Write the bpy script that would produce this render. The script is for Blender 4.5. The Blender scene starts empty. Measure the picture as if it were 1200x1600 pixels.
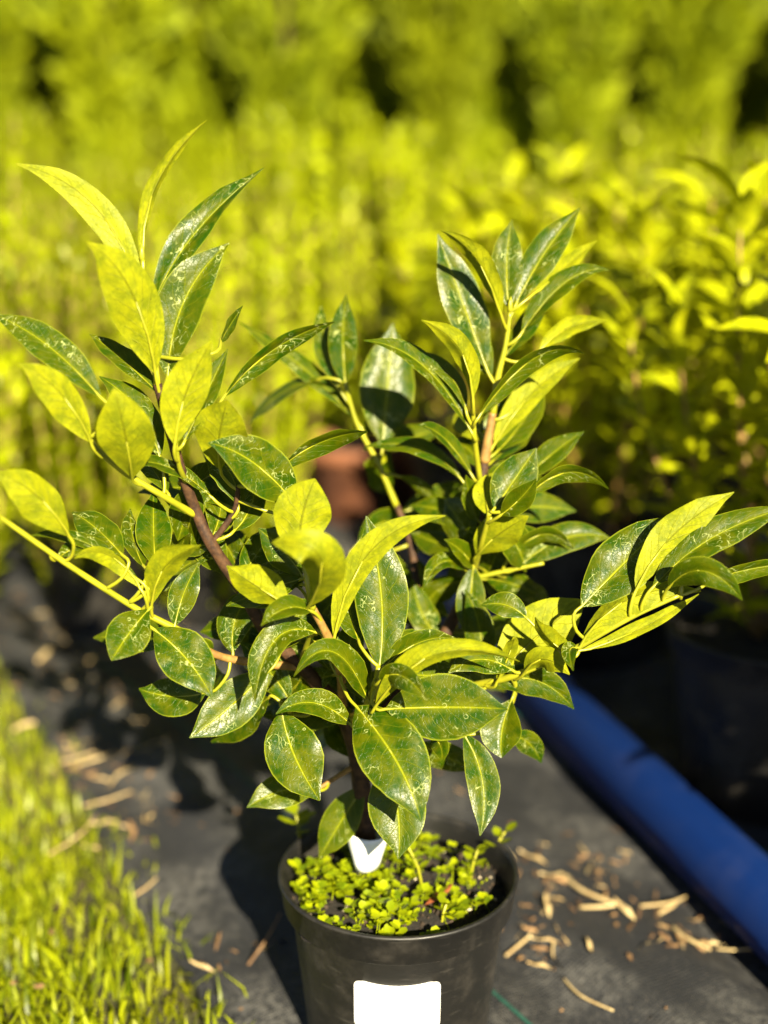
import bpy, math, random
from mathutils import Vector, Matrix, Quaternion
from mathutils import noise as mnoise
R = math.radians
random.seed(7)
sc = bpy.context.scene
COL = sc.collection

# ------------------------------------------------------------------ camera, sky, sun, exposure
CAMZ, PITCH, FPX = 0.739, R(16.0), 2100.0
cam = bpy.data.cameras.new('camera')
cam.sensor_fit = 'VERTICAL'; cam.sensor_height = 36.0; cam.lens = FPX / 1600 * 36
cam.clip_start = 0.02; cam.clip_end = 2000
cam.dof.use_dof = True; cam.dof.focus_distance = 0.955; cam.dof.aperture_fstop = 2.15
cam.dof.aperture_blades = 0
co = bpy.data.objects.new('camera', cam); COL.objects.link(co)
co.location = (0, 0, CAMZ); co.rotation_euler = (R(90) - PITCH, 0, 0)
sc.camera = co

SUN_EL, SUN_AZ = R(28), math.atan2(0.30, -0.954)       # azimuth from +Y, clockwise seen from above
w = bpy.data.worlds.new('World'); sc.world = w; w.use_nodes = True
wn = w.node_tree
sky = wn.nodes.new('ShaderNodeTexSky'); sky.sky_type = 'NISHITA'; sky.sun_disc = False
sky.sun_elevation = SUN_EL; sky.sun_rotation = SUN_AZ
sky.air_density = 0.3; sky.dust_density = 0.2; sky.ozone_density = 1.0; sky.altitude = 800
bg = wn.nodes['Background']; bg.inputs[1].default_value = 0.05
wn.links.new(sky.outputs[0], bg.inputs[0])
sl = bpy.data.lights.new('sun', 'SUN'); sl.energy = 5.0; sl.angle = R(0.5); sl.color = (1.0, 0.88, 0.62)
so = bpy.data.objects.new('sun', sl); COL.objects.link(so)
sdir = Vector((math.sin(SUN_AZ) * math.cos(SUN_EL), math.cos(SUN_AZ) * math.cos(SUN_EL), math.sin(SUN_EL)))
so.rotation_euler = sdir.to_track_quat('Z', 'Y').to_euler()
so.location = sdir * 20
sc.view_settings.view_transform = 'Standard'; sc.view_settings.look = 'None'
sc.view_settings.exposure = 2.05; sc.view_settings.gamma = 1.0
sc.view_settings.use_curve_mapping = False
sc.render.engine = 'CYCLES'
sc.cycles.use_denoising = True
sc.cycles.max_bounces = 8; sc.cycles.transparent_max_bounces = 8
sc.cycles.sample_clamp_indirect = 4.0

CAM = Vector((0, 0, CAMZ))
FWD = Vector((0, math.cos(PITCH), -math.sin(PITCH))); UPV = Vector((0, math.sin(PITCH), math.cos(PITCH)))
def P(px, py, y):
    """photo pixel (1200x1600) -> the point on its ray at world distance y"""
    a, b = (px - 600) / FPX, (800 - py) / FPX
    d = FWD + UPV * b + Vector((1, 0, 0)) * a
    return CAM + d * (y / d.y)

# ------------------------------------------------------------------ helpers
def mesh(name, v, f, mat=None, smooth=True, uvs=None, mats=None, mi=None):
    me = bpy.data.meshes.new(name)
    me.from_pydata([tuple(p) for p in v], [], f)
    if mats:
        for m in mats: me.materials.append(m)
    elif mat: me.materials.append(mat)
    if mi: me.polygons.foreach_set('material_index', mi)
    if smooth: me.polygons.foreach_set('use_smooth', [True] * len(me.polygons))
    if uvs:
        for un, data in uvs.items():
            ul = me.uv_layers.new(name=un)
            flat = []
            for l in me.loops: flat.extend(data[l.vertex_index])
            ul.data.foreach_set('uv', flat)
    me.update()
    return me
def link(name, data, parent=None, loc=None, **props):
    o = bpy.data.objects.new(name, data); COL.objects.link(o)
    if parent: o.parent = parent
    if loc is not None: o.location = loc
    for k, val in props.items(): o[k] = val
    return o
def empty(name, loc, label, category, group=None):
    o = link(name, None, None, loc); o['label'] = label; o['category'] = category
    o.empty_display_size = 0.05
    if group: o['group'] = group
    return o
def tube_geo(pts, rads, n=8, cap=True, base=0):
    V, F = [], []
    up = Vector((0, 0, 1))
    tv = (pts[1] - pts[0]).normalized()
    nrm = tv.orthogonal().normalized()
    for i, p in enumerate(pts):
        a = pts[max(i - 1, 0)]; b = pts[min(i + 1, len(pts) - 1)]
        t = (b - a).normalized()
        nrm = (nrm - t * nrm.dot(t)).normalized()
        bn = t.cross(nrm)
        for k in range(n):
            an = 2 * math.pi * k / n
            V.append(p + (nrm * math.cos(an) + bn * math.sin(an)) * rads[i])
    for i in range(len(pts) - 1):
        for k in range(n):
            a = base + i * n + k; b = base + i * n + (k + 1) % n
            F.append((a, b, b + n, a + n))
    if cap:
        F.append(tuple(base + k for k in reversed(range(n))))
        F.append(tuple(base + (len(pts) - 1) * n + k for k in range(n)))
    return V, F
def catmull(pts, m=5):
    out = []
    n = len(pts)
    for i in range(n - 1):
        p0, p1, p2, p3 = pts[max(i - 1, 0)], pts[i], pts[i + 1], pts[min(i + 2, n - 1)]
        for k in range(m):
            t = k / m
            out.append(0.5 * ((2 * p1) + (p2 - p0) * t + (2 * p0 - 5 * p1 + 4 * p2 - p3) * t * t + (3 * p1 - p0 - 3 * p2 + p3) * t ** 3))
    out.append(pts[-1].copy())
    return out
def lathe_geo(prof, n=48, close=False):
    V, F = [], []
    for r, z in prof:
        for k in range(n):
            a = 2 * math.pi * k / n
            V.append(Vector((r * math.cos(a), r * math.sin(a), z)))
    for i in range(len(prof) - 1):
        for k in range(n):
            a = i * n + k; b = i * n + (k + 1) % n
            F.append((a, b, b + n, a + n))
    return V, F

# ------------------------------------------------------------------ materials
class NT:
    def __init__(s, name):
        s.m = bpy.data.materials.new(name); s.m.use_nodes = True
        s.t = s.m.node_tree; s.bsdf = s.t.nodes['Principled BSDF']; s.out = s.t.nodes['Material Output']
    def n(s, typ, ins=None, **kw):
        nd = s.t.nodes.new('ShaderNode' + typ)
        for k, v in kw.items(): setattr(nd, k, v)
        for k, v in (ins or {}).items():
            if isinstance(v, bpy.types.NodeSocket): s.t.links.new(v, nd.inputs[k])
            else: nd.inputs[k].default_value = v
        return nd
    def math(s, op, a, b=0.0, c=0.0):
        nd = s.n('Math', {0: a, 1: b, 2: c}, operation=op); return nd.outputs[0]
    def mix(s, f, a, b, mode='MIX'):
        nd = s.t.nodes.new('ShaderNodeMix'); nd.data_type = 'RGBA'; nd.blend_type = mode
        for sock, v in ((nd.inputs[0], f), (nd.inputs[6], a), (nd.inputs[7], b)):
            if isinstance(v, bpy.types.NodeSocket): s.t.links.new(v, sock)
            else: sock.default_value = v if not isinstance(v, tuple) or len(v) == 4 else (*v, 1)
        return nd.outputs[2]
    def sstep(s, x, lo, hi):
        nd = s.n('MapRange', {0: x, 1: lo, 2: hi, 3: 0.0, 4: 1.0}, interpolation_type='SMOOTHSTEP'); return nd.outputs[0]
    def noise(s, vec, scale, detail=2.0, rough=0.5, dim='3D'):
        nd = s.n('TexNoise', {'Scale': scale, 'Detail': detail, 'Roughness': rough}, noise_dimensions=dim)
        if vec is not None: s.t.links.new(vec, nd.inputs['Vector'])
        return nd.outputs[0]
    def set(s, **kw):
        for k, v in kw.items():
            k = k.replace('_', ' ')
            if isinstance(v, bpy.types.NodeSocket): s.t.links.new(v, s.bsdf.inputs[k])
            else: s.bsdf.inputs[k].default_value = v if not isinstance(v, tuple) or len(v) == 4 else (*v, 1)
    def bump(s, h, strength, dist):
        nd = s.n('Bump', {'Height': h, 'Strength': strength, 'Distance': dist})
        s.t.links.new(nd.outputs[0], s.bsdf.inputs['Normal']); return nd.outputs[0]
    def surf(s, sh): s.t.links.new(sh, s.out.inputs['Surface'])

def leaf_material(name, top, top2, under, trans, tfac, residue=True):
    s = NT(name)
    uv = s.n('UVMap', uv_map='unit').outputs[0]
    met = s.n('UVMap', uv_map='metric').outputs[0]
    oi = s.n('ObjectInfo').outputs['Random']
    off = s.n('CombineXYZ', {0: s.math('MULTIPLY', oi, 37.0), 1: s.math('MULTIPLY', oi, 91.0), 2: s.math('MULTIPLY', oi, 13.0)}).outputs[0]
    mv = s.n('VectorMath', {0: met, 1: off}, operation='ADD').outputs[0]
    sp = s.n('SeparateXYZ', {0: uv}); u, v = sp.outputs[0], sp.outputs[1]
    av = s.math('ABSOLUTE', s.math('SUBTRACT', v, 0.5))             # 0 midrib .. 0.5 margin
    rib = s.math('SUBTRACT', 1.0, s.sstep(av, 0.008, 0.026))
    rib_halo = s.math('SUBTRACT', 1.0, s.sstep(av, 0.03, 0.13))
    wob = s.noise(mv, 0.9, 2.0)
    ph = s.math('ADD', s.math('SUBTRACT', s.math('MULTIPLY', u, 9.0), s.math('MULTIPLY', av, 4.2)), s.math('MULTIPLY', wob, 1.3))
    fr = s.math('ABSOLUTE', s.math('SUBTRACT', s.math('FRACT', ph), 0.5))
    vein = s.math('MULTIPLY', s.math('SUBTRACT', 1.0, s.sstep(fr, 0.015, 0.06)), s.math('SUBTRACT', 1.0, s.sstep(av, 0.26, 0.44)))
    edge = s.sstep(av, 0.462, 0.495)
    n1 = s.noise(mv, 1.6, 4.0, 0.6)
    n2 = s.noise(mv, 7.0, 3.0, 0.6)
    vor = s.n('TexVoronoi', {'Scale': 6.5, 'Vector': mv}, feature='DISTANCE_TO_EDGE').outputs[0]
    net = s.math('SUBTRACT', 1.0, s.sstep(vor, 0.0, 0.06))
    tone = s.mix(s.sstep(n1, 0.35, 0.68), top, top2)
    tone = s.mix(s.math('MULTIPLY', oi, 0.45), tone, top2)
    ribc = (0.22, 0.24, 0.006)
    t = s.mix(s.math('MULTIPLY', rib_halo, 0.16), tone, ribc)
    t = s.mix(s.math('MULTIPLY', vein, 0.22), t, ribc)
    t = s.mix(s.math('MULTIPLY', rib, 0.75), t, ribc)
    t = s.mix(s.math('MULTIPLY', edge, 0.5), t, (0.25, 0.28, 0.015))
    rough = None
    if residue:
        # dried water marks: wandering outlines and small drop rings
        na = s.noise(mv, 1.35, 1.5, 0.55)
        la = s.math('SUBTRACT', 1.0, s.sstep(s.math('ABSOLUTE', s.math('SUBTRACT', na, 0.5)), 0.002, 0.012))
        nb = s.noise(s.n('VectorMath', {0: mv, 1: (5.3, 1.7, 9.1)}, operation='ADD').outputs[0], 2.6, 1.0)
        lb = s.math('SUBTRACT', 1.0, s.sstep(s.math('ABSOLUTE', s.math('SUBTRACT', nb, 0.56)), 0.002, 0.015))
        vr = s.n('TexVoronoi', {'Scale': 2.4, 'Vector': mv}).outputs[0]
        wr = s.math('ADD', vr, s.math('MULTIPLY', n2, 0.12))
        lc = s.math('SUBTRACT', 1.0, s.sstep(s.math('ABSOLUTE', s.math('SUBTRACT', wr, 0.27)), 0.008, 0.035))
        mk = s.sstep(s.noise(s.n('VectorMath', {0: mv, 1: (2.2, 8.1, 3.3)}, operation='ADD').outputs[0], 0.75, 2.0), 0.50, 0.62)
        mk2 = s.sstep(s.noise(s.n('VectorMath', {0: mv, 1: (7.2, 3.1, 1.3)}, operation='ADD').outputs[0], 0.8, 2.0), 0.52, 0.62)
        brk = s.sstep(n2, 0.36, 0.52)
        r1 = s.math('MULTIPLY', s.math('MAXIMUM', la, lb), mk)
        r2 = s.math('MULTIPLY', lc, mk2)
        res = s.math('MULTIPLY', s.math('MULTIPLY', s.math('MAXIMUM', r1, r2), brk), s.sstep(av, 0.5, 0.42))
        t = s.mix(s.math('MULTIPLY', res, 0.75), t, (0.36, 0.40, 0.14))
        film = s.math('MULTIPLY', s.math('MAXIMUM', mk, mk2), 0.0)
        t = s.mix(film, t, (0.30, 0.36, 0.12))
    # underside
    un = s.mix(s.math('MULTIPLY', s.sstep(n1, 0.35, 0.65), 0.75), under, (under[0] * .40, under[1] * .50, under[2]))
    un = s.mix(s.math('MULTIPLY', s.sstep(n2, 0.45, 0.7), 0.4), un, tuple(min(1, c * 1.35) for c in under))
    un = s.mix(s.math('MULTIPLY', net, 0.3), un, tuple(c * .7 for c in under))
    un = s.mix(s.math('MULTIPLY', vein, 0.6), un, tuple(c * 0.62 for c in under))
    un = s.mix(s.math('MULTIPLY', rib, 0.75), un, tuple(c * 0.4 for c in under))  # dark midrib line: the rib's shadow put into the underside colour
    spot = s.n('TexVoronoi', {'Scale': 1.6, 'Vector': mv}).outputs[0]
    un = s.mix(s.math('MULTIPLY', s.math('SUBTRACT', 1.0, s.sstep(spot, 0.035, 0.055)), 0.9), un, (0.02, 0.015, 0.005))
    gl = 0.26 if residue else 0.20
    back = s.n('NewGeometry').outputs['Backfacing']
    colr = s.mix(back, t, un)
    s.set(Base_Color=colr, Roughness=s.math('ADD', gl, s.math('ADD', s.math('MULTIPLY', back, 0.2), s.math('MULTIPLY', n1, 0.14))))
    s.bsdf.inputs['Specular IOR Level'].default_value = 0.17
    h = s.math('ADD', s.math('ADD', s.math('MULTIPLY', rib, -0.8), s.math('MULTIPLY', vein, -0.5)), s.math('ADD', s.math('MULTIPLY', net, -0.12), s.math('MULTIPLY', n1, 0.9)))
    nb_ = s.bump(h, 0.55, 0.0011)
    tr = s.n('BsdfTranslucent', {'Normal': nb_})
    tc = s.mix(s.math('MULTIPLY', rib, 0.4), trans, tuple(min(1, c * 1.3) for c in trans))
    s.t.links.new(tc, tr.inputs['Color'])
    mx = s.n('MixShader', {0: tfac}); s.t.links.new(s.bsdf.outputs[0], mx.inputs[1]); s.t.links.new(tr.outputs[0], mx.inputs[2])
    s.surf(mx.outputs[0])
    return s.m

def foliage_material(name, c1, c2, c3, trans, tfac, rough=0.42, scale=1.1):
    s = NT(name)
    ri = s.n('NewGeometry').outputs['Random Per Island']
    oi = s.n('ObjectInfo').outputs['Random']
    pos = s.n('NewGeometry').outputs['Position']
    big = s.noise(pos, scale * 2.0, 2.0)
    c = s.mix(ri, c1, c2)
    c = s.mix(s.math('MULTIPLY', s.sstep(big, 0.45, 0.68), 0.6), c, c3)
    hs = s.n('HueSaturation', {'Saturation': 1.0, 'Color': c})
    s.t.links.new(s.math('ADD', 0.55, s.math('MULTIPLY', oi, 0.7)), hs.inputs['Value'])
    s.set(Base_Color=hs.outputs[0], Roughness=rough)
    s.bsdf.inputs['Specular IOR Level'].default_value = 0.25
    tr = s.n('BsdfTranslucent', {'Color': (*trans, 1)})
    mx = s.n('MixShader', {0: tfac}); s.t.links.new(s.bsdf.outputs[0], mx.inputs[1]); s.t.links.new(tr.outputs[0], mx.inputs[2])
    s.surf(mx.outputs[0])
    return s.m

def simple(name, c1, c2, scale, rough, bump=0.0, bdist=0.001, spec=0.5, detail=4.0, stretch=None):
    s = NT(name)
    pos = s.n('TexCoord').outputs['Object']
    if stretch:
        pos = s.n('Mapping', {'Vector': pos, 'Scale': stretch}).outputs[0]
    nn = s.noise(pos, scale, detail, 0.6)
    s.set(Base_Color=s.mix(s.sstep(nn, 0.3, 0.7), c1, c2), Roughness=rough)
    s.bsdf.inputs['Specular IOR Level'].default_value = spec
    if bump: s.bump(nn, bump, bdist)
    return s.m

M = {}
M['leaf'] = leaf_material('laurel_leaf', (0.010, 0.040, 0.0002), (0.060, 0.074, 0.0004), (0.232, 0.242, 0.003), (0.19, 0.26, 0.002), 0.18)
M['leaf_far'] = leaf_material('laurel_leaf_plain', (0.16, 0.20, 0.003), (0.42, 0.44, 0.003), (0.44, 0.45, 0.004), (0.42, 0.44, 0.002), 0.30, residue=False)
M['field'] = foliage_material('shoot_foliage', (0.19, 0.235, 0.002), (0.41, 0.46, 0.002), (0.085, 0.115, 0.002), (0.38, 0.42, 0.001), 0.28, 0.42, 4.0)
M['thuja'] = foliage_material('conifer_foliage', (0.13, 0.18, 0.002), (0.33, 0.38, 0.002), (0.34, 0.38, 0.002), (0.30, 0.35, 0.001), 0.24, 0.6, 0.5)
M['grass'] = foliage_material('grass_blade', (0.055, 0.085, 0.002), (0.31, 0.35, 0.004), (0.22, 0.22, 0.003), (0.27, 0.32, 0.003), 0.35, 0.4, 4.0)
M['weed'] = foliage_material('weed_leaf', (0.09, 0.14, 0.003), (0.29, 0.33, 0.003), (0.21, 0.26, 0.003), (0.28, 0.33, 0.003), 0.35, 0.4, 20.0)
M['bark'] = simple('brown_bark', (0.022, 0.010, 0.005), (0.075, 0.036, 0.014), 160, 0.7, 0.6, 0.001, 0.3)
M['bark_light'] = simple('tan_bark', (0.16, 0.085, 0.02), (0.30, 0.17, 0.04), 140, 0.55, 0.4, 0.0006)
M['twig'] = simple('green_twig', (0.19, 0.20, 0.006), (0.28, 0.27, 0.010), 60, 0.4)
M['field_stem'] = simple('field_stem', (0.16, 0.10, 0.03), (0.30, 0.20, 0.05), 40, 0.6)

# ---- pot plastic
s = NT('black_plastic'); pos = s.n('TexCoord').outputs['Object']
d1 = s.noise(pos, 22, 5, 0.65); d2 = s.noise(pos, 160, 3, 0.6)
scr = s.noise(s.n('Mapping', {'Vector': pos, 'Scale': (1, 1, 9)}).outputs[0], 34, 4, 0.6)
dust = s.math('MULTIPLY', s.sstep(d1, 0.42, 0.72), s.math('ADD', 0.35, s.math('MULTIPLY', d2, 0.8)))
c = s.mix(s.math('MULTIPLY', dust, 0.55), (0.006, 0.0058, 0.0053), (0.042, 0.035, 0.026))
c = s.mix(s.math('MULTIPLY', s.sstep(scr, 0.62, 0.70), 0.25), c, (0.07, 0.064, 0.055))
s.set(Base_Color=c, Roughness=s.math('ADD', 0.46, s.math('MULTIPLY', dust, 0.35)))
s.bump(s.math('ADD', d2, scr), 0.15, 0.0006); M['pot'] = s.m
M['terracotta'] = simple('brown_clay', (0.09, 0.028, 0.010), (0.16, 0.055, 0.02), 30, 0.8, 0.2)
M['soil'] = simple('dark_potting_soil', (0.003, 0.0025, 0.002), (0.016, 0.011, 0.007), 210, 0.9, 1.0, 0.003)
M['crumb'] = simple('soil_crumb', (0.010, 0.006, 0.004), (0.05, 0.03, 0.015), 90, 0.9, 0.5)
M['grit'] = simple('pale_grit', (0.40, 0.32, 0.20), (0.62, 0.55, 0.42), 90, 0.8)
M['red_leaf'] = simple('red_brown_leaf', (0.20, 0.05, 0.02), (0.34, 0.11, 0.03), 90, 0.6)
s = NT('white_label'); pos = s.n('TexCoord').outputs['Object']
s.set(Base_Color=s.mix(s.sstep(s.noise(pos, 90, 4), 0.45, 0.8), (0.82, 0.82, 0.80), (0.72, 0.71, 0.68)), Roughness=0.45)
M['label'] = s.m
M['tag'] = simple('white_tag', (0.78, 0.80, 0.80), (0.70, 0.72, 0.72), 60, 0.4)
s = NT('blue_pipe'); pos = s.n('TexCoord').outputs['Object']
pn = s.noise(s.n('Mapping', {'Vector': pos, 'Scale': (14, 14, 1.2)}).outputs[0], 6, 4, 0.6)
pd = s.sstep(s.noise(pos, 14, 5, 0.65), 0.45, 0.75)
c = s.mix(pn, (0.0012, 0.0105, 0.066), (0.0016, 0.0145, 0.088)); c = s.mix(s.math('MULTIPLY', pd, 0.03), c, (0.10, 0.10, 0.11))
s.set(Base_Color=c, Roughness=s.math('ADD', 0.5, s.math('MULTIPLY', pd, 0.25))); s.bsdf.inputs['Specular IOR Level'].default_value = 0.2; M['pipe'] = s.m
M['straw'] = simple('dry_straw', (0.28, 0.19, 0.08), (0.48, 0.37, 0.18), 40, 0.65)
M['brown_litter'] = simple('brown_litter', (0.08, 0.04, 0.018), (0.26, 0.15, 0.06), 30, 0.75)
# ---- woven ground fabric
s = NT('woven_weed_fabric'); pos = s.n('TexCoord').outputs['Object']
rot = s.n('Mapping', {'Vector': pos, 'Rotation': (0, 0, R(-33))}).outputs[0]
w1 = s.n('TexWave', {'Vector': rot, 'Scale': 95.0, 'Distortion': 0.6, 'Detail': 1.0}, bands_direction='X').outputs[1]
w2 = s.n('TexWave', {'Vector': rot, 'Scale': 75.0, 'Distortion': 0.6, 'Detail': 1.0}, bands_direction='Y').outputs[1]
wv = s.math('MULTIPLY', w1, w2)
g1 = s.noise(pos, 7, 6, 0.65); g2 = s.noise(pos, 120, 4, 0.7); g3 = s.noise(pos, 420, 2, 0.6)
dirt = s.math('MULTIPLY', s.sstep(g1, 0.42, 0.64), s.sstep(g2, 0.30, 0.70))
c = s.mix(s.math('MULTIPLY', wv, 0.6), (0.014, 0.015, 0.018), (0.032, 0.033, 0.037))
c = s.mix(s.math('MULTIPLY', dirt, 0.65), c, (0.135, 0.132, 0.126))
c = s.mix(s.math('MULTIPLY', s.sstep(g3, 0.58, 0.72), 0.45), c, (0.12, 0.105, 0.09))
s.set(Base_Color=c, Roughness=0.62); s.bsdf.inputs['Specular IOR Level'].default_value = 0.35
s.bump(s.math('ADD', wv, s.math('MULTIPLY', g2, 1.6)), 0.6, 0.0012); M['fabric'] = s.m
M['stripe'] = simple('teal_thread', (0.010, 0.05, 0.04), (0.02, 0.085, 0.065), 200, 0.6, 0.4)
s = NT('earth'); pos = s.n('NewGeometry').outputs['Position']
e1 = s.noise(pos, 1.3, 6, 0.65); e2 = s.noise(pos, 40, 5, 0.7)
c = s.mix(s.sstep(e2, 0.3, 0.7), (0.018, 0.012, 0.006), (0.065, 0.045, 0.020))
c = s.mix(s.math('MULTIPLY', s.sstep(e1, 0.35, 0.6), 0.6), c, (0.045, 0.06, 0.006))
s.set(Base_Color=c, Roughness=0.95); s.bump(e2, 0.8, 0.01); M['earth'] = s.m

# ------------------------------------------------------------------ ground
def grid(x0, x1, y0, y1, nx, ny, zf):
    V = [Vector((x0 + (x1 - x0) * i / nx, y0 + (y1 - y0) * j / ny, 0)) for j in range(ny + 1) for i in range(nx + 1)]
    for p in V: p.z = zf(p.x, p.y)
    F = [(j * (nx + 1) + i, j * (nx + 1) + i + 1, (j + 1) * (nx + 1) + i + 1, (j + 1) * (nx + 1) + i) for j in range(ny) for i in range(nx)]
    return V, F
link('ground', mesh('ground', [(-600, -600, 0), (600, -600, 0), (600, 600, 0), (-600, 600, 0)], [(0, 1, 2, 3)], M['earth'], False), kind='structure')
LD = Vector((-0.545, 0.838, 0)); LN = Vector((0.838, 0.545, 0))     # along / across the weave
ED = Vector((-0.447, 0.894, 0)); EN = Vector((0.894, 0.447, 0)); E0 = Vector((-0.10, 0.99, 0))   # fabric edge
def edge_dist(x, y): return (Vector((x, y, 0)) - E0).dot(EN)
POT = Vector((0.0113, 0.9537, 0.0))
def fz(x, y):
    p = Vector((x, y, 0)); a = p.dot(LN); b = p.dot(LD)
    h = 0.0030 * math.sin(a * 70 + 1.5 * math.sin(b * 2.1)) + 0.0085 * math.sin(a * 27 + 0.8 * math.sin(b * 3.0 + 1))
    h += 0.010 * mnoise.noise(Vector((a * 9, b * 2.5, 3.1)))
    r = (p - POT).length
    k = min(1.0, max(0.0, (r - 0.08) / 0.08))
    return 0.018 + max(h, -0.014) * k
V, F = [], []
nA, nB = 190, 240
for j in range(nB + 1):
    for i in range(nA + 1):
        t = i / nA
        along = -1.0 + 7.5 * (j / nB) ** 1.35
        across = -.05 + 4.2 * t ** 1.5 + 0.012 * mnoise.noise(Vector((along * 6, 0, 0))) * (1 - t)
        p = E0 + ED * along + EN * across
        V.append(Vector((p.x, p.y, fz(p.x, p.y) if i else 0.002)))
for j in range(nB):
    for i in range(nA):
        a = j * (nA + 1) + i; F.append((a, a + 1, a + nA + 2, a + nA + 1))
fab = link('fabric_groundcover', mesh('fabric', V, F, M['fabric']), kind='structure')
# marker threads woven into the fabric
def stripe(q0, l0, l1, wd):
    V, F = [], []
    n = 260
    for k in range(n + 1):
        p = q0 + LD * (l0 + (l1 - l0) * k / n)
        for sgn in (-1, 1):
            q = p + LN * sgn * wd; V.append(Vector((q.x, q.y, fz(q.x, q.y) + 0.0016)))
    for k in range(n): F.append((2 * k, 2 * k + 1, 2 * k + 3, 2 * k + 2))
    link('marker_thread', mesh('marker_thread', V, F, M['stripe']), fab)
stripe(Vector((0.087, 1.016, 0)), -0.25, 0.95, 0.0022)
stripe(Vector((0.40, 1.20, 0)), -0.6, 0.9, 0.0022)

# ------------------------------------------------------------------ pots
def pot_profile(rt, rb, h, lip):
    th = 0.0022
    return [(0.0, 0.003), (rb - 0.006, 0.003), (rb - 0.006, 0.0), (rb - 0.001, 0.0), (rb, 0.004), (rt - 0.010, h - lip - 0.001),
            (rt - 0.0095, h - lip)], [(rt - 0.0095, h - lip), (rt - 0.0055, h - lip + 0.0012), (rt - 0.0035, h - lip * 0.9), (rt - 0.001, h - 0.0035),
            (rt + 0.0004, h - 0.0028), (rt + 0.0004, h - 0.0008), (rt - 0.001, h), (rt - 0.0030, h - 0.0004), (rt - 0.0034, h - 0.004),
            (rt - 0.0125, h - lip - 0.002), (rb - 0.003, 0.02)]
def make_pot_meshes(rt, rb, h, lip, tag):
    a, b = pot_profile(rt, rb, h, lip)
    Va, Fa = lathe_geo(a, 72); Vb, Fb = lathe_geo(b, 72)
    return mesh('pot_wall_' + tag, Va, Fa, M['pot']), mesh('pot_rim_' + tag, Vb, Fb, M['pot'])
def soil_geo(r, z, amp, n=40, seed=0.0):
    V = [Vector((0, 0, z + amp * mnoise.noise(Vector((seed, 0, 0)))))]; F = []
    rings = 14
    for i in range(1, rings + 1):
        for k in range(n):
            a = 2 * math.pi * k / n; rr = r * i / rings
            x, y = rr * math.cos(a), rr * math.sin(a)
            V.append(Vector((x, y, z + amp * mnoise.fractal(Vector((x * 30 + seed, y * 30, 0)), 1.0, 2.0, 4) - 0.010 * (i / rings) ** 4)))
    for k in range(n): F.append((0, 1 + k, 1 + (k + 1) % n))
    for i in range(rings - 1):
        for k in range(n):
            a = 1 + i * n + k; b = 1 + i * n + (k + 1) % n
            F.append((a, a + n, b + n, b))
    return V, F
POTH, POTR = 0.160, 0.0955
pot = empty('plant_pot', (POT.x, POT.y, 0.009), 'round black plastic nursery pot with blank white sticker on its front', 'pot')
mw, mr = make_pot_meshes(POTR, 0.072, POTH, 0.028, 'front')
link('pot_wall', mw, pot); link('rim', mr, pot)
SV, SF = soil_geo(POTR - 0.0055, POTH - 0.016, 0.006)
link('soil', mesh('soil_front', SV, SF, M['soil']), pot)
# sticker wrapped on the wall
def wall_r(z): return 0.072 + (POTR - 0.010 - 0.072) * (z - 0.004) / (POTH - 0.029 - 0.004)
V, F = [], []
NX, NZ = 40, 22
wlab, z0, z1, cr = 0.067, 0.068, 0.112, 0.005
a0 = R(-91)
for j in range(NZ + 1):
    for i in range(NX + 1):
        X = (i / NX - .5) * wlab; Z = z0 + (z1 - z0) * j / NZ
        hx, hz = wlab / 2 - cr, (z1 - z0) / 2 - cr; zc = Z - (z0 + z1) / 2
        dx, dz = max(abs(X) - hx, 0), max(abs(zc) - hz, 0)
        L = math.hypot(dx, dz)
        if L > cr:
            X = math.copysign(hx + dx * cr / L, X); zc = math.copysign(hz + dz * cr / L, zc)
        Z = (z0 + z1) / 2 + zc
        r = wall_r(Z) + 0.0009; an = a0 + X / r
        V.append(Vector((r * math.cos(an), r * math.sin(an), Z)))
for j in range(NZ):
    for i in range(NX):
        a = j * (NX + 1) + i; F.append((a, a + 1, a + NX + 2, a + NX + 1))
link('sticker', mesh('sticker', V, F, M['label']), pot, label='blank white rounded sticker')

# ------------------------------------------------------------------ the main shrub: branches
Y0 = 0.95
ROOT = Vector((POT.x - 0.018, POT.y + 0.012, 0.009 + POTH - 0.02))
shrub = empty('laurel_shrub', ROOT, 'leafy laurel shrub with glossy water-marked leaves growing in the pot with the white sticker', 'shrub')
BR = []      # (points px,py,y), used to attach leaves
def branch(name, pts, r0, r1, mat, n=9):
    W = [P(px, py, Y0 + dy / 100) for px, py, dy in pts]
    S = catmull(W, 5)
    k = len(S) - 1
    rads = [(r0 + (r1 - r0) * (i / k)) * (1 + 0.10 * mnoise.noise(S[i] * 90)) for i in range(k + 1)]
    V, F = tube_geo(S, rads, n)
    link(name, mesh(name, [v - ROOT for v in V], F, mat), shrub)
    for p, r in zip(S, rads):
        d = p - CAM; dep = d.dot(FWD)
        BR.append((600 + d.x / dep * FPX, 800 - d.dot(UPV) / dep * FPX, p, r))
branch('trunk', [(570, 1352, 1), (571, 1300, 0.5), (566, 1240, 0), (556, 1170, 0), (535, 1105, 0)], .0088, .0066, M['bark'], 12)
branch('branch', [(535, 1108, 0), (470, 1040, -1), (415, 985, -2), (380, 925, -2), (330, 850, -3), (305, 795, -3), (283, 735, -4), (262, 660, -4), (246, 600, -4)], .0060, .0030, M['bark'])
branch('shoot', [(246, 602, -4), (236, 520, -3), (226, 450, -2.5), (223, 405, -2)], .0026, .0015, M['twig'])
branch('shoot', [(305, 805, -3), (255, 775, -5), (205, 745, -6), (165, 715, -7), (138, 685, -7.5)], .0028, .0016, M['twig'])
branch('shoot', [(290, 752, -4), (280, 728, -5.5), (275, 690, -6.5)], .0022, .0013, M['twig'])
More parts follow.
